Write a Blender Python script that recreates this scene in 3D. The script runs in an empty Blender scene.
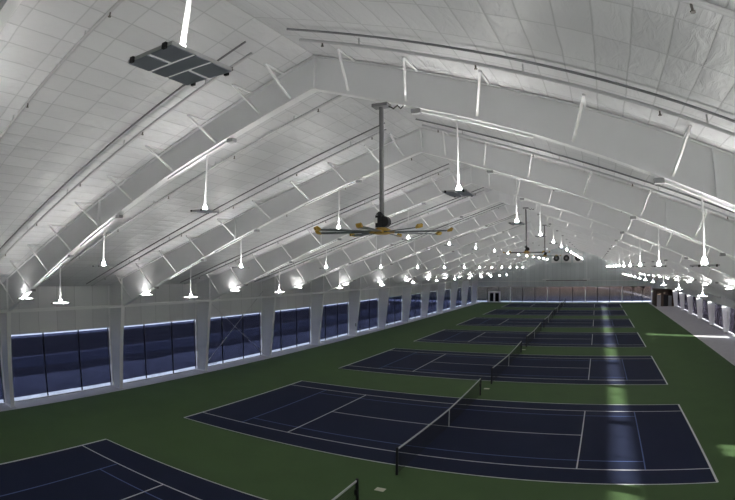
import bpy, math, random
from mathutils import Vector, Matrix
random.seed(7)
SC = bpy.context.scene
COL = SC.collection
PI = math.pi

# ------------------------------------------------------------------ helpers
class MB:
    """collects faces for ONE mesh object"""
    def __init__(s): s.v = []; s.f = []; s.mi = []
    def face(s, pts, mi=0):
        b = len(s.v); s.v += [tuple(p) for p in pts]; s.f.append(tuple(range(b, b + len(pts)))); s.mi.append(mi)
    def box(s, x0, x1, y0, y1, z0, z1, mi=0, M=None):
        c = [(x, y, z) for x in (x0, x1) for y in (y0, y1) for z in (z0, z1)]
        if M is not None: c = [tuple(M @ Vector(p)) for p in c]
        b = len(s.v); s.v += c
        for q in ((0, 1, 3, 2), (4, 6, 7, 5), (0, 4, 5, 1), (2, 3, 7, 6), (0, 2, 6, 4), (1, 5, 7, 3)):
            s.f.append(tuple(b + i for i in q)); s.mi.append(mi)
        return s
    def prism(s, poly, axis, a, b, mi=0):
        """poly in the plane perpendicular to axis ('y': (x,z) pairs), extruded from a to b"""
        def P(p, t):
            return {'y': (p[0], t, p[1]), 'x': (t, p[0], p[1]), 'z': (p[0], p[1], t)}[axis]
        n = len(poly); k = len(s.v)
        s.v += [P(p, a) for p in poly] + [P(p, b) for p in poly]
        s.f.append(tuple(range(k, k + n))); s.f.append(tuple(range(k + 2 * n - 1, k + n - 1, -1)))
        for i in range(n):
            j = (i + 1) % n
            s.f.append((k + i, k + j, k + n + j, k + n + i))
        s.mi += [mi] * (n + 2)
        return s
    def bar(s, p, q, w, h=None, mi=0, up=(0, 0, 1)):
        """rectangular bar from p to q"""
        p = Vector(p); q = Vector(q); h = h or w
        d = (q - p).normalized(); u = Vector(up)
        if abs(d.dot(u)) > .98: u = Vector((0, 1, 0))
        a = d.cross(u).normalized(); b = a.cross(d)
        k = len(s.v)
        for e in (p, q):
            for i, j in ((-1, -1), (1, -1), (1, 1), (-1, 1)):
                s.v.append(tuple(e + a * (i * w / 2) + b * (j * h / 2)))
        for f in ((0, 3, 2, 1), (4, 5, 6, 7), (0, 1, 5, 4), (1, 2, 6, 5), (2, 3, 7, 6), (3, 0, 4, 7)):
            s.f.append(tuple(k + i for i in f)); s.mi.append(mi)
        return s
    def tube(s, pts, r, n=8, mi=0, cap=True):
        pts = [Vector(p) for p in pts]; rings = []
        rr = r if isinstance(r, (list, tuple)) else [r] * len(pts)
        for i, p in enumerate(pts):
            d = (pts[min(i + 1, len(pts) - 1)] - pts[max(i - 1, 0)]).normalized()
            u = Vector((0, 0, 1)) if abs(d.z) < .95 else Vector((1, 0, 0))
            a = d.cross(u).normalized(); b = d.cross(a)
            k = len(s.v); rings.append(k)
            for j in range(n):
                t = 2 * PI * j / n
                s.v.append(tuple(p + a * (math.cos(t) * rr[i]) + b * (math.sin(t) * rr[i])))
        for A, B in zip(rings, rings[1:]):
            for j in range(n):
                s.f.append((A + j, A + (j + 1) % n, B + (j + 1) % n, B + j)); s.mi.append(mi)
        if cap:
            s.f.append(tuple(rings[0] + j for j in range(n))[::-1]); s.f.append(tuple(rings[-1] + j for j in range(n))); s.mi += [mi, mi]
        return s
    def mesh(s, name):
        me = bpy.data.meshes.new(name); me.from_pydata(s.v, [], s.f)
        for p, i in zip(me.polygons, s.mi): p.material_index = i
        me.update()
        import bmesh
        bm = bmesh.new(); bm.from_mesh(me); bmesh.ops.recalc_face_normals(bm, faces=bm.faces); bm.to_mesh(me); bm.free()
        return me
    def build(s, name, mats, parent=None, loc=None):
        o = bpy.data.objects.new(name, s.mesh(name))
        for m in (mats if isinstance(mats, (list, tuple)) else [mats]): o.data.materials.append(m)
        COL.objects.link(o)
        if parent: o.parent = parent
        if loc: o.location = loc
        return o

def tag(o, label, cat=None, group=None, kind=None):
    o['label'] = label
    if cat: o['category'] = cat
    if group: o['group'] = group
    if kind: o['kind'] = kind
    return o
def empty(name, loc=(0, 0, 0)):
    o = bpy.data.objects.new(name, None); o.location = loc; o.empty_display_size = .2; COL.objects.link(o); return o
def children(o): return [c for c in bpy.data.objects if c.parent == o]
def copy_tree(o, loc, kids):
    r = o.copy(); COL.objects.link(r); r.location = loc
    for c in kids.get(o, []):
        d = c.copy(); COL.objects.link(d); d.parent = r
        for g in kids.get(c, []):
            e = g.copy(); COL.objects.link(e); e.parent = d
    return r
def kidmap():
    m = {}
    for c in bpy.data.objects:
        if c.parent: m.setdefault(c.parent, []).append(c)
    return m

# ------------------------------------------------------------------ materials
def lin(c):
    return tuple(((x / 255) / 12.92 if x / 255 <= .04045 else ((x / 255 + .055) / 1.055) ** 2.4) for x in c)
def mat(name, col, rough=.6, metal=0, noise=0, scale=8, spec=.4):
    m = bpy.data.materials.new(name); m.use_nodes = True
    nt = m.node_tree; b = nt.nodes['Principled BSDF']
    b.inputs['Base Color'].default_value = (*col, 1); b.inputs['Roughness'].default_value = rough
    b.inputs['Metallic'].default_value = metal; b.inputs['Specular IOR Level'].default_value = spec
    if noise:
        tc = nt.nodes.new('ShaderNodeTexCoord'); n = nt.nodes.new('ShaderNodeTexNoise'); n.inputs['Scale'].default_value = scale
        n.inputs['Detail'].default_value = 4
        mr = nt.nodes.new('ShaderNodeMapRange'); mr.inputs['To Min'].default_value = 1 - noise; mr.inputs['To Max'].default_value = 1 + noise
        mx = nt.nodes.new('ShaderNodeVectorMath'); mx.operation = 'SCALE'; mx.inputs[0].default_value = col
        nt.links.new(tc.outputs['Object'], n.inputs['Vector']); nt.links.new(n.outputs['Fac'], mr.inputs['Value'])
        nt.links.new(mr.outputs[0], mx.inputs['Scale']); nt.links.new(mx.outputs[0], b.inputs['Base Color'])
    return m
def emis(name, col, strength):
    m = bpy.data.materials.new(name); m.use_nodes = True; nt = m.node_tree
    b = nt.nodes['Principled BSDF']; b.inputs['Base Color'].default_value = (*col, 1)
    b.inputs['Emission Color'].default_value = (*col, 1); b.inputs['Emission Strength'].default_value = strength
    return m

class N:
    """small node graph builder"""
    def __init__(s, m): s.nt = m.node_tree
    def n(s, t, **kw):
        o = s.nt.nodes.new(t)
        for k, v in kw.items(): setattr(o, k, v)
        return o
    def link(s, a, b): s.nt.links.new(a, b)
    def math(s, op, a, b=None, c=None, clamp=False):
        o = s.n('ShaderNodeMath', operation=op, use_clamp=clamp)
        for i, x in enumerate((a, b, c)):
            if x is None: continue
            if isinstance(x, (int, float)): o.inputs[i].default_value = x
            else: s.link(x, o.inputs[i])
        return o.outputs[0]

def liner_mat(name, col, sx, sy, axis=('X', 'Y'), line=.4, wx=.03, wy=.03, offx=0., offy=0., puff=.6, var=.05):
    """white quilted insulation liner with seams every sx, sy metres"""
    m = bpy.data.materials.new(name); m.use_nodes = True; g = N(m); b = m.node_tree.nodes['Principled BSDF']
    tc = g.n('ShaderNodeTexCoord'); sp = g.n('ShaderNodeSeparateXYZ'); g.link(tc.outputs['Object'], sp.inputs[0])
    nz = g.n('ShaderNodeTexNoise'); nz.inputs['Scale'].default_value = .8; nz.inputs['Detail'].default_value = 3; g.link(tc.outputs['Object'], nz.inputs['Vector'])
    wob = g.math('MULTIPLY', g.math('SUBTRACT', nz.outputs['Fac'], .5), .12)
    ax = g.math('ADD', g.math('DIVIDE', g.math('SUBTRACT', sp.outputs[axis[0]], offx), sx), wob)
    ay = g.math('ADD', g.math('DIVIDE', g.math('SUBTRACT', sp.outputs[axis[1]], offy), sy), wob)
    dx = g.math('PINGPONG', ax, .5); dy = g.math('PINGPONG', ay, .5)
    lx = g.math('SUBTRACT', 1, g.math('DIVIDE', dx, wx / sx), clamp=True)
    ly = g.math('SUBTRACT', 1, g.math('DIVIDE', dy, wy / sy), clamp=True)
    l = g.math('MAXIMUM', lx, g.math('MULTIPLY', ly, .8))
    cx = g.n('ShaderNodeCombineXYZ'); g.link(g.math('ROUND', ax), cx.inputs[0]); g.link(g.math('ROUND', ay), cx.inputs[1])
    # panels sit between seams: use floor cells
    cc = g.n('ShaderNodeCombineXYZ'); g.link(g.math('FLOOR', ax), cc.inputs[0]); g.link(g.math('FLOOR', ay), cc.inputs[1])
    wn = g.n('ShaderNodeTexWhiteNoise'); wn.noise_dimensions = '2D'; g.link(cc.outputs[0], wn.inputs['Vector'])
    v = g.math('MULTIPLY_ADD', wn.outputs['Value'], var * 2, 1 - var)
    f = g.math('MULTIPLY', v, g.math('MULTIPLY_ADD', l, -line, 1))
    sc = g.n('ShaderNodeVectorMath', operation='SCALE'); sc.inputs[0].default_value = col; g.link(f, sc.inputs['Scale'])
    g.link(sc.outputs[0], b.inputs['Base Color'])
    px = g.math('POWER', g.math('MULTIPLY', dx, 2), .5); py = g.math('POWER', g.math('MULTIPLY', dy, 2), .5)
    n2 = g.n('ShaderNodeTexNoise'); n2.inputs['Scale'].default_value = 3; n2.inputs['Detail'].default_value = 5; n2.inputs['Distortion'].default_value = 1.2
    mp = g.n('ShaderNodeMapping'); mp.inputs['Scale'].default_value = (1.6, .5, 1); g.link(tc.outputs['Object'], mp.inputs[0]); g.link(mp.outputs[0], n2.inputs['Vector'])
    h = g.math('ADD', g.math('MULTIPLY', g.math('MINIMUM', px, py), .5), g.math('MULTIPLY', n2.outputs['Fac'], .7))
    bp = g.n('ShaderNodeBump'); bp.inputs['Strength'].default_value = puff; bp.inputs['Distance'].default_value = .06
    g.link(h, bp.inputs['Height']); g.link(bp.outputs[0], b.inputs['Normal'])
    b.inputs['Roughness'].default_value = .42; b.inputs['Specular IOR Level'].default_value = .35
    return m

def screen_mat(name, tint, dif, fac, trl=0.):
    """woven shade cloth: partly see-through, tinted"""
    m = bpy.data.materials.new(name); m.use_nodes = True; g = N(m); nt = m.node_tree
    out = nt.nodes['Material Output']; nt.nodes.remove(nt.nodes['Principled BSDF'])
    tr = g.n('ShaderNodeBsdfTransparent'); tr.inputs[0].default_value = (*tint, 1)
    df = g.n('ShaderNodeBsdfDiffuse'); df.inputs[0].default_value = (*dif, 1)
    last = df.outputs[0]
    if trl:
        tl = g.n('ShaderNodeBsdfTranslucent'); tl.inputs[0].default_value = (*dif, 1)
        mm = g.n('ShaderNodeMixShader'); mm.inputs[0].default_value = trl; g.link(last, mm.inputs[1]); g.link(tl.outputs[0], mm.inputs[2]); last = mm.outputs[0]
    mx = g.n('ShaderNodeMixShader'); mx.inputs[0].default_value = fac
    g.link(last, mx.inputs[1]); g.link(tr.outputs[0], mx.inputs[2]); g.link(mx.outputs[0], out.inputs[0])
    return m
def glass_mat():
    m = bpy.data.materials.new('clear_glass'); m.use_nodes = True; g = N(m); nt = m.node_tree
    out = nt.nodes['Material Output']; nt.nodes.remove(nt.nodes['Principled BSDF'])
    tr = g.n('ShaderNodeBsdfTransparent'); tr.inputs[0].default_value = (.9, .93, .95, 1)
    gl = g.n('ShaderNodeBsdfGlossy'); gl.inputs['Roughness'].default_value = .02
    mx = g.n('ShaderNodeMixShader'); mx.inputs[0].default_value = .035; g.link(tr.outputs[0], mx.inputs[1]); g.link(gl.outputs[0], mx.inputs[2]); g.link(mx.outputs[0], out.inputs[0])
    return m

M = {}
M['liner'] = liner_mat('roof_liner', (.66, .66, .67), .53, 1.12, offx=.0, offy=-.05, wx=.02, wy=.028, line=.3, puff=.6)
M['wall'] = liner_mat('wall_liner', (.72, .72, .73), 1.33, 60, axis=('Y', 'Z'), line=.3, wx=.03, puff=.35, offx=-11.96, offy=30)
M['endwall'] = liner_mat('end_wall_panel', (.68, .72, .73), 1.0, 60, axis=('X', 'Z'), line=.25, wx=.04, puff=.25, offy=30)
M['soffit'] = liner_mat('right_liner', (.78, .78, .79), 1.33, 60, axis=('Y', 'Z'), line=.2, wx=.03, puff=.3, offx=0, offy=30)
M['steel'] = mat('white_painted_steel', (.88, .88, .89), .5, noise=.03, scale=2)
M['column'] = mat('grey_white_painted_steel', (.86, .86, .86), .5, noise=.03, scale=2)
M['flange'] = mat('white_flange_paint', (.86, .86, .86), .45)
M['white'] = mat('white_enamel', (.8, .8, .8), .4)
M['pipe'] = mat('pale_pipe_paint', (.55, .55, .56), .45)
M['conduit'] = mat('grey_conduit', (.2, .2, .21), .4, .2)
M['head'] = mat('dark_sprinkler_metal', (.14, .13, .12), .4, .6)
M['panel'] = mat('dark_fixture_panel', (.28, .30, .34), .5)
M['box'] = mat('junction_grey', (.36, .36, .37), .5)
M['lamp'] = emis('uplight_lens', (1, .985, .95), 108)
M['lamp_low'] = emis('uplight_lens_low', (1, .985, .95), 78)
M['cap'] = emis('uplight_cap', (1, .985, .95), 150)
M['cap_low'] = emis('uplight_cap_low', (1, .985, .95), 26)
M['sheet'] = emis('gap_glow_sheet', (.7, .7, .7), .28)  # opaque sheet; faint glow added to imitate light leaking between the panels
M['housing'] = mat('housing_enamel', (.4, .4, .4), .5)
M['tray'] = mat('pale_tray_metal', (.45, .45, .46), .5)
M['green'] = mat('green_court_coating', (.074, .126, .053), .75, noise=.1, scale=.7, spec=.08)
M['blue'] = mat('navy_court_coating', (.019, .024, .052), .85, noise=.08, scale=.7, spec=.08)
M['line'] = mat('white_line_paint', (.72, .72, .74), .6)
M['blueline'] = mat('pale_blue_line_paint', (.08, .13, .33), .6)
M['concrete'] = mat('grey_concrete', (.66, .64, .66), .8, noise=.15, scale=1.5)
M['curb'] = mat('painted_curb', (.62, .62, .66), .7)
M['black'] = mat('black_metal', (.012, .012, .014), .45)
M['net'] = mat('black_net_cord', (.012, .012, .012), .8)
M['tape'] = mat('white_net_tape', (.62, .62, .62), .7)
M['rod'] = mat('fan_rod_grey', (.16, .16, .165), .4, .3)
M['blade'] = mat('dark_fan_blade', (.10, .12, .13), .35, .4)
M['yellow'] = mat('yellow_plastic', (.50, .31, .05), .5)
M['screen'] = screen_mat('navy_shade_cloth', (.62, .64, .8), (.016, .016, .024), .47)
M['rscreen'] = screen_mat('purple_shade_cloth', (.82, .76, .84), (.02, .016, .024), .2, .12)
M['escreen'] = screen_mat('thin_shade_cloth', (.7, .68, .7), (.02, .02, .022), .62)
M['glass'] = glass_mat()
M['frame'] = mat('white_window_frame', (.88, .88, .9), .5)
M['brick'] = mat('brown_brick', (.10, .07, .055), .9, noise=.35, scale=6)
M['doorgrey'] = mat('pale_grey_door', (.36, .36, .37), .6)
M['cream'] = mat('cream_plate', (.62, .6, .48), .6)
M['fanbox'] = mat('pale_fan_housing', (.88, .88, .87), .5)

# ------------------------------------------------------------------ measures
Y0, BAY = -11.96, 7.97
KS = list(range(-1, 13))
FY = {k: Y0 + BAY * k for k in KS}
PITCH = 15.97
YB, YE = -28.0, 88.0                # back and end wall
XL, XR = -20.3, 23.3
def ztop(x): return 13.13 - abs(x) / 3
_BX = [0, 5.5, 9.85, 18.7, 30]; _BZ = [12.17, 10.37, 8.75, 5.2, .68]
def zbot(x):
    x = abs(x)
    for i in range(4):
        if x <= _BX[i + 1]:
            return _BZ[i] + (_BZ[i + 1] - _BZ[i]) * (x - _BX[i]) / (_BX[i + 1] - _BX[i])
ORD = ['first', 'second', 'third', 'fourth', 'fifth', 'sixth', 'seventh', 'eighth', 'ninth', 'tenth', 'eleventh', 'twelfth', 'thirteenth', 'fourteenth']
def fr(k): return ORD[k + 1]

# ------------------------------------------------------------------ the shell
def struct(o, label): return tag(o, label, None, None, 'structure')
b = MB(); b.face([(-18.9, YB, 0), (18.4, YB, 0), (18.4, YE, 0), (-18.9, YE, 0)]); b.box(-18.9, 18.4, YB, YE, -.2, -.001)
struct(b.build('floor', M['green']), 'dark green court floor between and around the blue courts')
b = MB().box(18.4, XR + .3, YB, YE, -.2, 0); struct(b.build('floor_walkway', M['concrete']), 'grey concrete walkway along the right wall')
b = MB().box(XL - .3, -18.9, YB, YE, -.2, 0.0); struct(b.build('floor_edge', M['concrete']), 'grey concrete edge strip along the left windows')
b = MB()
for s, xe in ((-1, -XL), (1, XR)):
    ze = 13.15 - (xe + .05) / 3; x = s * (xe + .05)
    b.face([(0, YB, 13.15), (x, YB, ze), (x, YE, ze), (0, YE, 13.15)])
o = b.build('ceiling', M['liner']); struct(o, 'white quilted insulation liner of the pitched roof')
b = MB()                                # outer roof sheet keeps the sky out
for s, xe in ((-1, -XL), (1, XR)):
    ze = 13.45 - (xe + .6) / 3; x = s * (xe + .6)
    b.face([(0, YB - .3, 13.45), (x, YB - .3, ze), (x, YE + .3, ze), (0, YE + .3, 13.45)])
struct(b.build('roof', M['steel']), 'sheet metal roof above the liner')

WT = 3.76                               # window head on the left
b = MB().box(XL - .12, XL, YB, YE, WT, 13.15 + XL / 3)
b.box(XL - .12, XL, YB, FY[-1], 0, WT)
struct(b.build('wall_left', M['wall']), 'pale liner wall above the left windows')
# right: openings 0 .. 3.2, liner panel boxed out to the column faces above
RS, RX = 3.17, 22.02
b = MB()
b.prism([(RX, RS), (XR + .12, RS + .03), (XR + .12, 5.4), (RX, 13.15 - RX / 3)], 'y', YB, YE)
struct(b.build('wall_right', M['soffit']), 'grey liner panel boxed out above the right windows')
# end walls
def gable(y0, y1, z0):
    return [(XL, z0), (XR, z0), (XR, 13.15 - XR / 3), (0, 13.15), (XL, 13.15 + XL / 3)]
EW = 3.56
b = MB().prism(gable(0, 0, EW), 'y', YE, YE + .15)
b.box(19.46, XR, YE, YE + .15, 0, EW)
struct(b.build('wall_end', M['endwall']), 'grey gable end wall above the far windows')
b = MB().prism(gable(0, 0, 0), 'y', YB - .15, YB); struct(b.build('wall_back', M['endwall']), 'gable wall behind the camera')
b = MB().box(XL, XL + .06, FY[-1], YE, 0, .06); struct(b.build('baseboard_left', M['curb']), 'low curb under the left windows')
b = MB().box(XR - .55, XR - .1, YB, YE, 0, .1); struct(b.build('baseboard_right', M['curb']), 'bright low curb under the right windows')
b = MB().box(XL, 19.46, YE - .06, YE, 0, .14); struct(b.build('baseboard_end', M['curb']), 'pale low curb under the far windows')

# ------------------------------------------------------------------ windows
wn = 0
edges = [FY[k] for k in KS] + [YE]
for i, (a, c) in enumerate(zip(edges, edges[1:])):
    wn += 1
    w = struct(empty(f'window_{wn}', (XL, (a + c) / 2, 0)), f'screened window opening, {ORD[i]} bay of the left wall from the camera')
    h = (c - a) / 2
    MB().box(-.10, -.09, -h + .1, h - .1, .02, WT).build('pane', M['glass'], w)
    MB().box(-.075, -.07, -h + .35, h - .15, .24, WT - .09).build('shade_screen', M['screen'], w)
    offs = (.32, 2.93, 5.5, 7.83) if c < YE else (.32, 2.2, 4.05)
    for t in offs:
        MB().box(-.06, .0, -h + t - .035, -h + t + .035, .03, WT).build('post', M['black'], w)
    MB().box(-.10, .01, -h + .05, h - .05, .0, .035).build('sill', M['curb'], w)
RW = 3.02
for i, (a, c) in enumerate(zip(edges, edges[1:])):
    wn += 1
    w = struct(empty(f'window_{wn}', (XR, (a + c) / 2, 0)), f'screened window opening, {ORD[i]} bay of the right wall from the camera')
    h = (c - a) / 2
    door = {1: 4.7, 6: 3.0}.get(i)       # two bays hold a glazed exit
    segs = [(-h + .02, h - .02)] if door is None else [(-h + .02, -h + door), (-h + door + 1.5, h - .02)]
    for s0, s1 in segs:
        MB().box(.02, .025, s0, s1, .14, RW).build('shade_screen', M['rscreen'], w)
    if door is not None:
        MB().box(.02, .025, -h + door, -h + door + 1.5, 2.2, RW).build('shade_screen', M['rscreen'], w)
        MB().box(.0, .05, -h + door - .04, -h + door, 0, 2.2).box(.0, .05, -h + door + 1.5, -h + door + 1.54, 0, 2.2).box(0, .05, -h + door - .04, -h + door + 1.54, 2.16, 2.2).build('door_frame', M['frame'], w)
    MB().box(.05, .06, -h + .05, h - .05, .0, RS).build('pane', M['glass'], w)
    for t in (.3, 2.9, 5.5):
        MB().box(-.04, .02, -h + t - .03, -h + t + .03, .05, RS).build('post', M['black'], w)
posts = [XL, -12.5, -4.17, 4.27, 12.5, 19.46]
for i, (a, c) in enumerate(zip(posts, posts[1:])):
    wn += 1
    w = struct(empty(f'window_{wn}', ((a + c) / 2, YE, 0)), f'far end window, {ORD[i]} from the left corner')
    h = (c - a) / 2
    MB().box(-h, h, .07, .08, .14, EW).build('pane', M['glass'], w)
    MB().box(-h + .05, h - .05, .05, .055, .42, EW).build('shade_screen', M['escreen'], w)
    fb = MB().box(-h, h, -.02, .06, EW - .1, EW).box(-h, -h + .16, -.04, .06, 0, EW)
    if i == 4: fb.box(h - .3, h, -.04, .06, 0, EW)
    fb.build('window_frame', M['frame'], w)
    for t in (1, 2):
        x = -h + 2 * h * t / 3
        MB().box(x - .06, x + .06, -.0, .05, .14, EW - .1).build('mullion', M['black'], w)
d = struct(empty('door_1', (-16.1, YE - .05, 0)), 'white framed double glass door in the far left window')
MB().box(-1.42, -1.2, -.05, .03, 0, 2.42).box(1.2, 1.42, -.05, .03, 0, 2.42).box(-1.42, 1.42, -.05, .03, 2.2, 2.42).build('door_frame', M['frame'], d)
for s in (-1, 1):
    x0, x1 = (-1.2, -.02) if s < 0 else (.02, 1.2)
    MB().box(x0, x0 + .16, -.03, .01, 0, 2.2).box(x1 - .16, x1, -.03, .01, 0, 2.2).box(x0, x1, -.03, .01, 0, .2).box(x0, x1, -.03, .01, 2.08, 2.2).build('door_leaf', M['frame'], d)
    MB().box(x0 + .16, x1 - .16, -.015, -.005, .2, 2.08).build('door_glass', screen_mat('dark_door_glass', (.3, .3, .34), (.01, .01, .012), .4), d)

# ------------------------------------------------------------------ steel frames
def web(poly): return MB().prism(poly, 'y', -.012, .012)
XLI = {-1: 18.75, 1: 22.05}
def make_frame():
    t = empty('steel_frame')
    for s in (-1, 1):
        xi = XLI[s]
        xs = [0, 2.75, 5.5, 9.85, 14.2] + ([18.7] if xi > 18.8 else []) + [xi]
        top = [(s * x, ztop(x)) for x in xs]; bo = [(s * x, zbot(x)) for x in xs]
        r = MB(); n = len(xs)
        for i in range(n - 1):
            r.prism([top[i], top[i + 1], bo[i + 1], bo[i]], 'y', -.012, .012)
        ra = r.build('rafter', M['steel'], t)
        fl = MB()
        for i in range(n - 1):
            fl.bar((top[i][0], 0, top[i][1] - .012), (top[i + 1][0], 0, top[i + 1][1] - .012), .26, .024)
        fl.build('top_flange', M['flange'], ra)
        fl = MB()
        for i in range(n - 1):
            fl.bar((bo[i][0], 0, bo[i][1] + .012), (bo[i + 1][0], 0, bo[i + 1][1] + .012), .26, .026)
        fl.build('bottom_flange', M['flange'], ra)
        st = MB()
        for x in (9.4,):                   # splice plates
            st.prism([(s * x - .03, ztop(x)), (s * x + .03, ztop(x)), (s * x + .03, zbot(x)), (s * x - .03, zbot(x))], 'y', -.125, .125)
        st.build('splice_plate', M['steel'], ra)
        if s < 0: xo, xb, z1 = 20.2, 19.38, 0
        else: xo, xb, z1 = 23.2, 22.6, 0
        zi = zbot(xi)
        c = web([(s * xo, 0), (s * xb, 0), (s * xi, zi), (s * xi, ztop(xi)), (s * xo, ztop(xo))]).build('column', M['column'], t)
        MB().bar((s * xb, 0, 0), (s * xi, 0, zi), .26, .026, up=(1, 0, 0)).build('inner_flange', M['column'], c)
        MB().bar((s * xo, 0, 0), (s * xo, 0, ztop(xo)), .26, .026, up=(1, 0, 0)).build('outer_flange', M['column'], c)
        MB().bar((s * xi, 0, zi), (s * xi, 0, ztop(xi)), .24, .03, up=(1, 0, 0)).build('knee_plate', M['column'], c)
        MB().box(min(s * xo, s * (xb - .05)), max(s * xo, s * (xb - .05)), -.17, .17, 0, .03).build('base_plate', M['column'], c)
        bx = [2.03, 3.70, 5.56, 7.63, 9.75, 11.9, 14.04, 16.1, 18.15] if s < 0 else [1.2, 2.85, 4.53, 6.62, 8.74, 10.85, 12.95, 15.05, 17.15, 19.2]
        if s < 0: bx = [.95] + bx
        for x in bx:
            xb_ = x - .33 if x > 2 else x - .2
            p = (s * x, -.95, 13.15 - x / 3 - .03); q = (s * xb_, -.03, zbot(xb_) + .13)
            MB().bar(p, q, .055, .055).bar(p, (s * x, -.06, 13.15 - x / 3 - .03), .05, .03).build('fly_brace', M['flange'], t)
    MB().box(-.03, .03, -.125, .125, 12.16, 13.13).build('apex_plate', M['steel'], t)
    return t
f0 = make_frame(); kids = kidmap()
for i, k in enumerate(KS):
    o = f0 if i == 0 else copy_tree(f0, (0, 0, 0), kids)
    o.location = (0, FY[k], 0)
    tag(o, f'white tapered steel portal frame spanning the hall, {ORD[i]} from the camera', 'steel frame', 'steel frames carrying the roof')

# eave strut along the left columns
b = MB().box(-18.8, -18.62, FY[-1] - 4, YE - .05, 5.14, 5.3)
tag(b.build('eave_strut', M['flange']), 'long pale horizontal beam across the heads of the left columns', 'beam')

# ------------------------------------------------------------------ sprinkler pipes on both slopes
def make_pipe(s, kind):
    xe = 19.6 if s < 0 else 21.6
    def P(x, dz): return (s * x, 0, 13.15 - x / 3 - dz)
    t = empty('sprinkler_pipe')
    if kind == 'main':
        MB().tube([P(.5, .17), P(xe, .17)], .045, 10).build('pipe', M['pipe'], t)
    else:
        MB().tube([P(.7, .2), P(xe, .2)], .036, 10).build('pipe', M['pipe'], t)
    n = 6
    for i in range(n):
        x = 1.3 + i * 3.35
        z = 13.15 - x / 3 - .2
        MB().tube([(s * x, 0, z), (s * x, 0, z - .1)], .018, 6).tube([(s * x, 0, z - .1), (s * x, 0, z - .115)], .035, 8).build('sprinkler_head', M['head'], t)
        MB().bar((s * (x + .9), 0, 13.15 - (x + .9) / 3), (s * (x + .9), 0, 13.15 - (x + .9) / 3 - .22), .03, .02).build('hanger', M['pipe'], t)
    return t
def make_cond(s):
    xe = 19.6 if s < 0 else 21.6
    return MB().tube([(s * .6, 0, 13.15 - .2 - .09), (s * xe, 0, 13.15 - xe / 3 - .09)], .026, 8).build('roof_conduit', M['conduit'])
pr = {(s, kd): make_pipe(s, kd) for s in (-1, 1) for kd in ('main', 'branch')}
pc = {s: make_cond(s) for s in (-1, 1)}
kids = kidmap(); used = set()
for i, k in enumerate(KS):
    for s in (-1, 1):
        side = 'left' if s < 0 else 'right'
        for kd, dy in (('main', -5.68), ('branch', -1.82)):
            p = pr[s, kd]
            o = p if (s, kd) not in used else copy_tree(p, (0, 0, 0), kids)
            used.add((s, kd)); o.location = (0, FY[k] + dy, 0)
            if kd == 'main': tag(o, f'pale sprinkler pipe on the {side} slope, mid-bay before the {ORD[i]} frame from the camera', 'pipe', 'sprinkler pipes under the roof')
            else: tag(o, f'pale sprinkler pipe on the {side} slope, close before the {ORD[i]} frame from the camera', 'pipe', 'sprinkler pipes under the roof')
        p = pc[s]; o = p if s not in used else p.copy()
        if s in used: COL.objects.link(o)
        used.add(s); o.location = (0, FY[k] - 2.2, 0)
        tag(o, f'thin dark conduit on the {side} slope beside the sprinkler pipe before the {ORD[i]} frame', 'conduit', 'dark conduits under the roof')

# ------------------------------------------------------------------ pendant uplights
LX = [(3.72, 9.2), (9.05, 7.58), (12.55, 6.02), (16.35, 5.98)]
def make_lamp(s, j):
    x, z = LX[j]; zb = zbot(x)
    t = empty('pendant_uplight')
    # stem, housing, tray, panels: origin at the tray centre
    if zb - z > .5:
        MB().tube([(0, 0, .19), (0, 0, zb - z)], .024, 8).build('stem', M['white'], t)
    else:
        MB().tube([(0, 0, .05), (0, 0, zb - z)], .05, 8).build('stem', M['white'], t)
    hb = MB().tube([(0, 0, .012), (0, 0, .05), (0, 0, .12), (0, 0, .15), (0, 0, .18)], [.068, .068, .06, .045, .03], 12); hb.build('diffuser_cap', M['cap'] if j < 3 else M['cap_low'], t)
    tr = MB()
    for y0, y1 in ((-.35, -.335), (.335, .35)): tr.box(-.27, .27, y0, y1, -.0, .03)
    for x0, x1 in ((-.27, -.255), (.255, .27)): tr.box(x0, x1, -.35, .35, -.0, .03)
    tr.build('tray', M['tray'], t)
    MB().box(-.26, .26, -.34, .34, .002, .012).build('gap_glow_sheet', M['sheet'], t)
    for x0, x1, y0, y1 in ((-.265, -.022, -.345, -.115), (.022, .265, -.345, -.115), (-.265, .265, -.08, .08), (-.265, -.022, .115, .345), (.022, .265, .115, .345)):
        MB().box(x0, x1, y0, y1, -.008, .001).build('reflector_panel', M['panel'], t)
    for y0, y1 in ((-.32, -.13), (.13, .32)):
        MB().box(-.2, .2, y0, y1, .012, .02).build('lens', M['lamp'] if j < 3 else M['lamp_low'], t)
    for sx, sy in ((-1, -1), (1, -1), (-1, 1), (1, 1)):
        MB().box(sx * .2 - .02, sx * .2 + .02, sy * .36 - .012, sy * .36 + .012, -.02, .03).build('clip', M['black'], t)
    # conduit along the flange and its junction box
    x0, x1 = x - .95, x + (1.7 if j < 3 else .9)
    c = MB().bar((s * (x0 - x), 0, zbot(x0) - z - .05), (s * (x1 - x), 0, zbot(x1) - z - .05), .1, .05).build('conduit', M['white'], t)
    MB().box(s * (x0 - x) - .11, s * (x0 - x) + .11, -.09, .09, zbot(x0) - z - .14, zbot(x0) - z - .03).build('junction_box', M['box'], c)
    return t
NM = ['topmost', 'second from top', 'third from top', 'lowest']
lp = {(s, j): make_lamp(s, j) for s in (-1, 1) for j in range(4)}
kids = kidmap(); used = set()
for i, k in enumerate(KS):
    for s in (-1, 1):
        for j in range(4):
            p = lp[s, j]; o = p if (s, j) not in used else copy_tree(p, (0, 0, 0), kids)
            used.add((s, j)); o.location = (s * LX[j][0], FY[k], LX[j][1])
            tag(o, f"white uplight {NM[j]} on the {'left' if s < 0 else 'right'} half of the {ORD[i]} frame from the camera", 'ceiling light', 'uplights hung under the steel frames')

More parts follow.
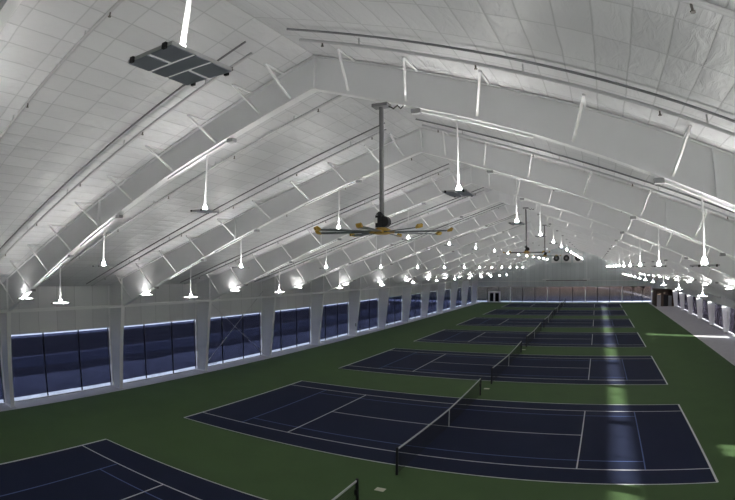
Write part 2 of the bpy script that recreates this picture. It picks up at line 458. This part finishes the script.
# ------------------------------------------------------------------ ceiling fans
def make_fan():
    t = empty('ceiling_fan')            # origin at hub centre
    MB().tube([(0, 0, .35), (0, 0, 3.0)], .055, 12).build('rod', M['rod'], t)
    mp = MB().box(-.2, .2, -.13, .13, 2.98, 3.06).build('mounting_plate', M['conduit'], t)
    MB().tube([(.2, -.02, 2.98), (.32, -.02, 2.9), (.42, -.02, 2.97), (.5, -.02, 2.88), (.6, -.02, 2.96)], .02, 6).build('cable', M['black'], mp)
    mo = MB().box(-.12, .02, -.1, .1, .1, .38).tube([(-.04, 0, .38), (-.02, 0, .46)], [.11, .06], 12).build('motor', M['black'], t)
    MB().tube([(.07, -.08, .23), (.07, .08, .23)], .13, 18).build('drive_disc', M['black'], mo)
    MB().box(-.135, -.06, -.125, -.12, .2, .32).build('rating_label', M['white'], mo)
    hub = MB().tube([(0, 0, .1), (0, 0, .06), (0, 0, -.04), (0, 0, -.06)], [.1, .2, .2, .12], 16).build('hub', M['yellow'], t)
    for i in range(8):
        a = math.radians(8 + 45 * i); R = Matrix.Rotation(a, 4, 'Z') @ Matrix.Rotation(math.radians(10), 4, 'X')
        bb = MB(); bb.box(.18, 1.5, -.055, .055, -.01, .01, 0, R); bl = bb.build('blade', M['blade'], t)
        wb = MB(); wb.prism([(1.52, -.02), (1.62, -.01), (1.65, .05), (1.6, .07), (1.52, .02)], 'y', -.055, .055)
        wb.v = [tuple(R @ Vector(v)) for v in wb.v]
        wb.build('winglet', M['yellow'], bl)
        MB().box(.1, .3, -.05, .05, -.02, .03, 0, R).build('blade_root', M['yellow'], bl)
    return t
fn = make_fan(); kids = kidmap()
for i, (x, y, z) in enumerate([(1.88, FY[0], 8.42), (1.84, FY[3], 8.62), (1.5, FY[5] - .2, 8.72)]):
    o = fn if i == 0 else copy_tree(fn, (0, 0, 0), kids); o.location = (x, y, z)
    tag(o, ['large eight-bladed ceiling fan with yellow tips on a grey rod, nearest the camera', 'distant dark ceiling fan on a rod, left of the other small one', 'most distant ceiling fan, just in front of the wall fans'][i], 'ceiling fan', 'large ceiling fans on rods')

# ------------------------------------------------------------------ courts and nets
CN = {0: 'nearest court, cut off at the bottom left', 1: 'second court from the camera', 2: 'third court from the camera', 3: 'fourth court from the camera',
      4: 'fifth court from the camera', 5: 'sixth court from the camera', 6: 'last court by the end wall'}
A, D, S, SV = 11.885, 5.485, 4.115, 6.40
def make_court():
    t = empty('tennis_court')
    MB().box(-A - .03, A + .03, -D - .03, D + .03, .0, .004).build('playing_surface', M['blue'], t)
    z0, z1 = .004, .008
    def seg(x0, y0, x1, y1, w, m, nm, z=z1):
        hw = w / 2
        if x0 == x1: MB().box(x0 - hw, x0 + hw, y0, y1, z0, z).build(nm, m, t)
        else: MB().box(x0, x1, y0 - hw, y0 + hw, z0, z).build(nm, m, t)
    for s in (-1, 1):
        seg(s * A, -D, s * A, D, .10, M['line'], 'baseline')
        seg(-A, s * D, A, s * D, .055, M['line'], 'sideline')
        seg(-A, s * S, A, s * S, .055, M['line'], 'singles_line')
        seg(s * SV, -S, s * SV, S, .06, M['line'], 'service_line')
        seg(s * 9.144, -S, s * 9.144, S, .055, M['blueline'], 'youth_baseline', .007)
        seg(-9.144, s * 3.2, 9.144, s * 3.2, .05, M['blueline'], 'youth_sideline', .007)
    seg(-SV, 0, SV, 0, .055, M['line'], 'centre_line')
    return t
def make_net():
    t = empty('tennis_net')
    W = 6.4
    def h(y): return .914 + (1.07 - .914) * (abs(y) / W) ** 1.3
    for s in (-1, 1):
        p = MB().tube([(0, s * W, 0), (0, s * W, 1.09)], .05, 10).build('post', M['black'], t)
        MB().tube([(0, s * W, 1.09), (0, s * W, 1.12)], [.055, .03], 10).build('post_cap', M['black'], p)
    MB().box(-.06, .06, W - .1, W - .04, .55, .75).build('winder', M['black'], t)
    nm = MB(); n = 170
    for i in range(n + 1):
        y = -W + .05 + (2 * W - .1) * i / n
        nm.face([(0, y - .011, .03), (0, y + .011, .03), (0, y + .011, h(y) - .03), (0, y - .011, h(y) - .03)])
    for r in range(13):
        f = (r + .5) / 13
        ys = [-W + .05 + (2 * W - .1) * i / 24 for i in range(25)]
        for a, c in zip(ys, ys[1:]):
            za, zc = .03 + f * (h(a) - .06), .03 + f * (h(c) - .06)
            nm.face([(0, a, za - .007), (0, c, zc - .007), (0, c, zc + .007), (0, a, za + .007)])
    nm.build('netting', M['net'], t)
    tp = MB(); ys = [-W + .06 + (2 * W - .12) * i / 32 for i in range(33)]
    for a, c in zip(ys, ys[1:]): tp.prism([(-.018, 0), (.018, 0), (.018, 1), (-.018, 1)], 'y', a, c)
    tp.v = [(x, y, h(y) - .055 + z * .06) for x, y, z in tp.v]
    tp.build('headband', M['tape'], t)
    MB().box(-.02, .02, -.03, .03, .0, .87).build('centre_strap', M['tape'], t)
    return t
c0 = make_court(); n0 = make_net(); kids = kidmap()
for i in range(7):
    y = (i - 1) * PITCH
    o = c0 if i == 0 else copy_tree(c0, (0, 0, 0), kids); o.location = (0, y, 0)
    tag(o, f'navy blue tennis court with white lines, {CN[i]}', 'tennis court', 'tennis courts in a row')
    o = n0 if i == 0 else copy_tree(n0, (0, 0, 0), kids); o.location = (0, y, .008)
    tag(o, f'black tennis net with white headband across the {CN[i]}', 'tennis net', 'tennis nets in one line')
pl = MB().box(-.17, .17, -.13, .13, 0, .012).build('floor_plate', M['cream'])

for i, y in enumerate((-7.85, 8.2, 24.1)):
    o = pl if i == 0 else pl.copy()
    if i: COL.objects.link(o)
    o.location = (0, y, 0)
    tag(o, f"small pale floor plate between the {['nearest and second', 'second and third', 'third and fourth'][i]} nets", 'floor plate', 'floor plates in line with the nets')

# ------------------------------------------------------------------ end wall equipment
def make_wallfan():
    t = empty('exhaust_fan')            # origin bottom centre at the wall
    b = MB(); w = 1.05; r = .68; n = 24; zc = 1.0
    for i in range(n):                  # square front with a round opening
        a0, a1 = 2 * PI * i / n, 2 * PI * (i + 1) / n
        def sq(a):
            c, s_ = math.cos(a), math.sin(a); k = max(abs(c), abs(s_)); return (w * c / k, -.5, zc + .98 * s_ / k)
        b.face([(r * math.cos(a0), -.5, zc + r * math.sin(a0)), (r * math.cos(a1), -.5, zc + r * math.sin(a1)), sq(a1), sq(a0)])
        b.face([(r * math.cos(a0), -.5, zc + r * math.sin(a0)), (r * math.cos(a1), -.5, zc + r * math.sin(a1)), (r * math.cos(a1), -.05, zc + r * math.sin(a1)), (r * math.cos(a0), -.05, zc + r * math.sin(a0))])
    b.box(-w, -w + .02, -.5, 0, .02, 1.98).box(w - .02, w, -.5, 0, .02, 1.98).box(-w, w, -.5, 0, .02, .04).box(-w, w, -.5, 0, 1.96, 1.98)
    h = b.build('housing', M['fanbox'], t)
    MB().box(-w + .03, w - .03, -.06, -.04, .05, 1.95).build('backing', M['black'], h)
    for i in range(5):
        R = Matrix.Translation((0, -.25, zc)) @ Matrix.Rotation(2 * PI * i / 5, 4, 'Y') @ Matrix.Rotation(.5, 4, 'Z')
        MB().box(.08, .6, -.01, .01, -.14, .14, 0, R).build('fan_blade', M['rod'], t)
    MB().tube([(0, -.36, zc), (0, -.15, zc)], .14, 12).build('motor', M['doorgrey'], t)
    g = MB()
    for rr in (.25, .45, .64):
        g.tube([(rr * math.cos(2 * PI * i / 20), -.49, zc + rr * math.sin(2 * PI * i / 20)) for i in range(21)], .012, 4, cap=False)
    g.build('guard', M['conduit'], t)
    return t
wf = make_wallfan(); kids = kidmap()
for i, x in enumerate((-2.16, .08, 2.66)):
    o = wf if i == 0 else copy_tree(wf, (0, 0, 0), kids); o.location = (x, YE, 8.57)
    tag(o, f"{['left', 'middle', 'right'][i]} of three square wall fans high in the far gable", 'wall fan', 'wall fans in the far gable')
hr = empty('suspended_rail', (0, YE - .35, 4.7))
MB().box(-4.4, 4.6, -.06, .06, 0, .16).build('rail', M['conduit'], hr)
for x in (-4.45, 4.55):
    MB().tube([(x, 0, .1), (x, 0, 13.0 - abs(x) / 3 - 4.7)], .05, 6).build('drop_rod', M['frame'], hr)
    MB().box(x - .8, x + .8, -.2, .2, .2, .46).build('end_bracket', M['frame'], hr)
tag(hr, 'dark horizontal rail hung on two thin rods below the wall fans', 'rail')
gb = MB().box(XL + .1, XR - 1.2, YE - .12, YE, 4.6, 4.72)
tag(gb.build('wall_girt', M['fanbox']), 'thin horizontal girt across the far end wall above the windows', 'girt')

# vestibule in the right corner
v = empty('entry_vestibule', (20.6, 76.2, 0))
b = MB().box(-1.8, -1.55, 0, .2, 0, 3.15).box(-.75, -.2, 0, .2, 0, 3.15).box(.75, 2.5, 0, .2, 0, 3.15).box(-1.8, 2.5, 0, .2, 2.15, 3.15)
b.box(-1.8, -1.6, 0, 6.5, 0, 3.15).box(-1.8, 2.5, 0.2, 6.5, 3.05, 3.15)
b.build('brick_shell', M['brick'], v)
MB().box(-1.55, -.75, .04, .1, 0, 2.15).build('grey_door', M['doorgrey'], v)['label'] = 'pale grey door'
MB().box(-.2, .75, .1, .16, 0, 2.15).build('dark_door', M['black'], v)['label'] = 'dark open doorway leaf'
MB().box(.8, 1.5, -.03, 0, .0, 2.0).build('side_panel', M['doorgrey'], v)
tag(v, 'brown brick entry vestibule with grey and dark doors in the far right corner', 'vestibule')

# cross bracing on the left wall
for i, (p, q) in enumerate((((-19.9, FY[2] + .25, .2), (-19.9, FY[3] - .25, 5.6)), ((-19.86, FY[2] + .25, 5.6), (-19.86, FY[3] - .25, .2)))):
    o = MB().tube([p, q], .022, 8).build('brace_rod', M['pipe'])
    tag(o, ['thin diagonal rod rising away from the camera, across the third left window', 'thin diagonal rod falling away from the camera, across the third left window'][i], 'brace rod', 'crossed rods at the left wall')
o = empty('outlet_box', (-19.30, FY[5] - .1, 1.25))
MB().box(-.08, .08, -.06, .02, -.18, .18).build('box', M['doorgrey'], o); MB().box(-.05, .05, -.072, -.06, -.12, .12).build('cover', M['box'], o)
tag(o, 'small grey box on a left column, sixth column in view', 'electrical box')

# ------------------------------------------------------------------ outside
def ground_mat():
    m = bpy.data.materials.new('outside_ground'); m.use_nodes = True; g = N(m); b = m.node_tree.nodes['Principled BSDF']
    tc = g.n('ShaderNodeTexCoord'); sp = g.n('ShaderNodeSeparateXYZ'); g.link(tc.outputs['Object'], sp.inputs[0])
    nz = g.n('ShaderNodeTexNoise'); nz.inputs['Scale'].default_value = .25; nz.inputs['Detail'].default_value = 6; g.link(tc.outputs['Object'], nz.inputs['Vector'])
    n2 = g.n('ShaderNodeTexNoise'); n2.inputs['Scale'].default_value = 1.5; n2.inputs['Detail'].default_value = 4; g.link(tc.outputs['Object'], n2.inputs['Vector'])
    w = g.math('MULTIPLY', g.math('SUBTRACT', nz.outputs['Fac'], .5), 2.4)
    dl = g.math('ADD', g.math('SUBTRACT', -20.3, sp.outputs['X']), w)          # distance from the left wall
    straight = g.math('SUBTRACT', -20.3, sp.outputs['X'])
    r = g.n('ShaderNodeValToRGB'); r.color_ramp.interpolation = 'CONSTANT'; els = r.color_ramp.elements
    cs = [(0, (.72, .74, .8)), (1.5, (.36, .37, .42)), (6.8, (.07, .07, .085)), (9.8, (.11, .12, .16)), (13.6, (.27, .28, .33)), (14.3, (.055, .05, .055)), (24.9, (.6, .62, .68)), (40, (.5, .52, .58))]
    while len(els) > 1: els.remove(els[-1])
    els[0].position = 0; els[0].color = (*cs[0][1], 1)
    for p, c in cs[1:]: e = els.new(p / 60); e.color = (*c, 1)
    bl = g.math('MULTIPLY_ADD', g.math('LESS_THAN', straight, 8.5), w, straight)
    g.link(g.math('DIVIDE', bl, 60, clamp=True), r.inputs[0])
    r2 = g.n('ShaderNodeValToRGB'); e2 = r2.color_ramp.elements
    for p, c in ((0, (.7, .72, .8)), (.075, (.7, .72, .8)), (.09, (.04, .05, .105)), (.27, (.032, .04, .085)), (.36, (.085, .065, .045)), (.6, (.135, .095, .06)), (.9, (.19, .115, .085))):
        if p in (0,): e2[0].position = 0; e2[0].color = (*c, 1)
        else: e = e2.new(p); e.color = (*c, 1)
    e2.remove(e2[-1])
    yy = g.math('MULTIPLY_ADD', g.math('MULTIPLY', w, g.math('GREATER_THAN', sp.outputs['Y'], 98)), 2., g.math('SUBTRACT', sp.outputs['Y'], 88))
    g.link(g.math('DIVIDE', yy, 90, clamp=True), r2.inputs[0])
    gm = g.n('ShaderNodeMix', data_type='RGBA'); gm.inputs[7].default_value = (.035, .045, .035, 1)
    lf = g.math('MULTIPLY', g.math('GREATER_THAN', sp.outputs['Y'], 97), g.math('MULTIPLY', g.math('SUBTRACT', -8, g.math('ADD', sp.outputs['X'], g.math('MULTIPLY', w, 3))), .09, clamp=True))
    g.link(g.math('MULTIPLY', lf, .85), gm.inputs[0]); g.link(r2.outputs[0], gm.inputs[6])
    mx = g.n('ShaderNodeMix', data_type='RGBA'); g.link(g.math('GREATER_THAN', sp.outputs['Y'], 88.2), mx.inputs[0])
    g.link(r.outputs[0], mx.inputs[6]); g.link(gm.outputs[2], mx.inputs[7])
    sc = g.n('ShaderNodeVectorMath', operation='SCALE'); g.link(mx.outputs[2], sc.inputs[0]); g.link(g.math('MULTIPLY_ADD', n2.outputs['Fac'], .9, .55), sc.inputs['Scale'])
    g.link(sc.outputs[0], b.inputs['Base Color']); b.inputs['Roughness'].default_value = .9
    return m
b = MB().box(-160, 160, -60, 300, -.5, -.22); struct(b.build('terrain', ground_mat()), 'snowy and brown ground outside the building')
b = MB(); pts = [(9.5, 172), (14.0, 152), (18.2, 144), (21.3, 107.5), (27, 95)]
pl_ = [(4, 190), (13.5, 156), (17, 140), (21.2, 107), (23, 98)]
for i in range(4):
    (x0, y0), (x1, y1) = pl_[i], pl_[i + 1]; b.face([(x0 - 1.3, y0, -.2), (x0 + 1.3, y0, -.2), (x1 + 1.0, y1, -.2), (x1 - 1.0, y1, -.2)])
struct(b.build('road', mat('pale_road', (.5, .47, .46), .9, noise=.1, scale=1)), 'pale road curving across the brown field outside')
import mathutils.noise as mnoise
def make_tree(h, r, seed):
    import bmesh
    t = empty('bare_tree')
    tb = MB().tube([(0, 0, 0), (.03, .02, h * .35), (0, .05, h * .7)], [.1, .07, .03], 6)
    for i in range(7):
        a = i * 2.4 + seed; tb.tube([(0, .02, h * (.3 + .06 * i)), (math.cos(a) * r * .7, math.sin(a) * r * .7, h * (.55 + .06 * i))], [.04, .012], 5)
    tb.build('trunk', M['brick'], t)
    bm = bmesh.new(); bmesh.ops.create_icosphere(bm, subdivisions=3, radius=1)
    for v_ in bm.verts:
        n = mnoise.noise(v_.co * 2.2 + Vector((seed * 3.1, 0, 0))) * .55 + mnoise.noise(v_.co * 6 + Vector((0, seed, 0))) * .25
        v_.co *= 1 + n; v_.co.x *= r; v_.co.y *= r; v_.co.z = v_.co.z * h * .36 + h * .62
    me = bpy.data.meshes.new('crown'); bm.to_mesh(me); bm.free(); me.materials.append(M['twig'])
    o = bpy.data.objects.new('crown', me); COL.objects.link(o); o.parent = t
    return t
M['twig'] = mat('purple_brown_twigs', (.035, .028, .04), .95, noise=.4, scale=3)
for i, (x, y, h, r, lb) in enumerate([(16.6, 154, 2.6, 1.0, 'leftmost dark bare bush beside the road outside'), (20.0, 152, 3.2, 1.15, 'second dark bare bush beside the road outside'), (23.4, 150, 3.0, 1.05, 'third dark bare bush beside the road outside'), (26.8, 147, 3.6, 1.2, 'tallest dark bare bush outside by the right end of the far windows')]):
    t = make_tree(h, r, i + 1); t.location = (x, y, -.22)
    tag(t, lb, 'bush', 'bare bushes outside the far windows')

# ------------------------------------------------------------------ light
W = bpy.data.worlds.new('dusk_sky'); SC.world = W; W.use_nodes = True
bg = W.node_tree.nodes['Background']; bg.inputs[0].default_value = (.58, .62, .74, 1); bg.inputs[1].default_value = 2.4
sl = bpy.data.lights.new('low_sun', 'SUN'); sl.energy = 34; sl.color = (1, .95, .86); sl.angle = math.radians(.6)
so = bpy.data.objects.new('low_sun', sl); COL.objects.link(so); so.location = (60, -20, 20)
dv = Vector((-1, .42, -.206)).normalized(); so.rotation_euler = dv.to_track_quat('-Z', 'Y').to_euler()

# ------------------------------------------------------------------ camera (equisolid wide-angle lens)
cd = bpy.data.cameras.new('camera'); cam = bpy.data.objects.new('camera', cd); COL.objects.link(cam); SC.camera = cam
yaw, pit, rol = -.4538, .0359, .0009
cy, sy, cp, sp_ = math.cos(yaw), math.sin(yaw), math.cos(pit), math.sin(pit)
f = Vector((sy * cp, cy * cp, sp_)); r = Vector((cy, -sy, 0)); u = r.cross(f)
c, s = math.cos(rol), math.sin(rol); r, u = c * r + s * u, -s * r + c * u
cam.matrix_world = Matrix(((r.x, u.x, -f.x, 6.664), (r.y, u.y, -f.y, -22.517), (r.z, u.z, -f.z, 7.591), (0, 0, 0, 1)))
cd.type = 'PANO'; cd.sensor_width = 36; cd.sensor_fit = 'HORIZONTAL'
cd.panorama_type = 'FISHEYE_EQUISOLID'; cd.fisheye_lens = 507.88 / 735 * 36; cd.fisheye_fov = PI
cd.clip_end = 1000
SC.view_settings.view_transform = 'Standard'; SC.view_settings.look = 'None'; SC.view_settings.exposure = 0
SC.cycles.use_denoising = True; SC.cycles.max_bounces = 8; SC.cycles.diffuse_bounces = 6; SC.cycles.transparent_max_bounces = 16
SC.cycles.sample_clamp_indirect = 6
bpy.context.view_layer.update()
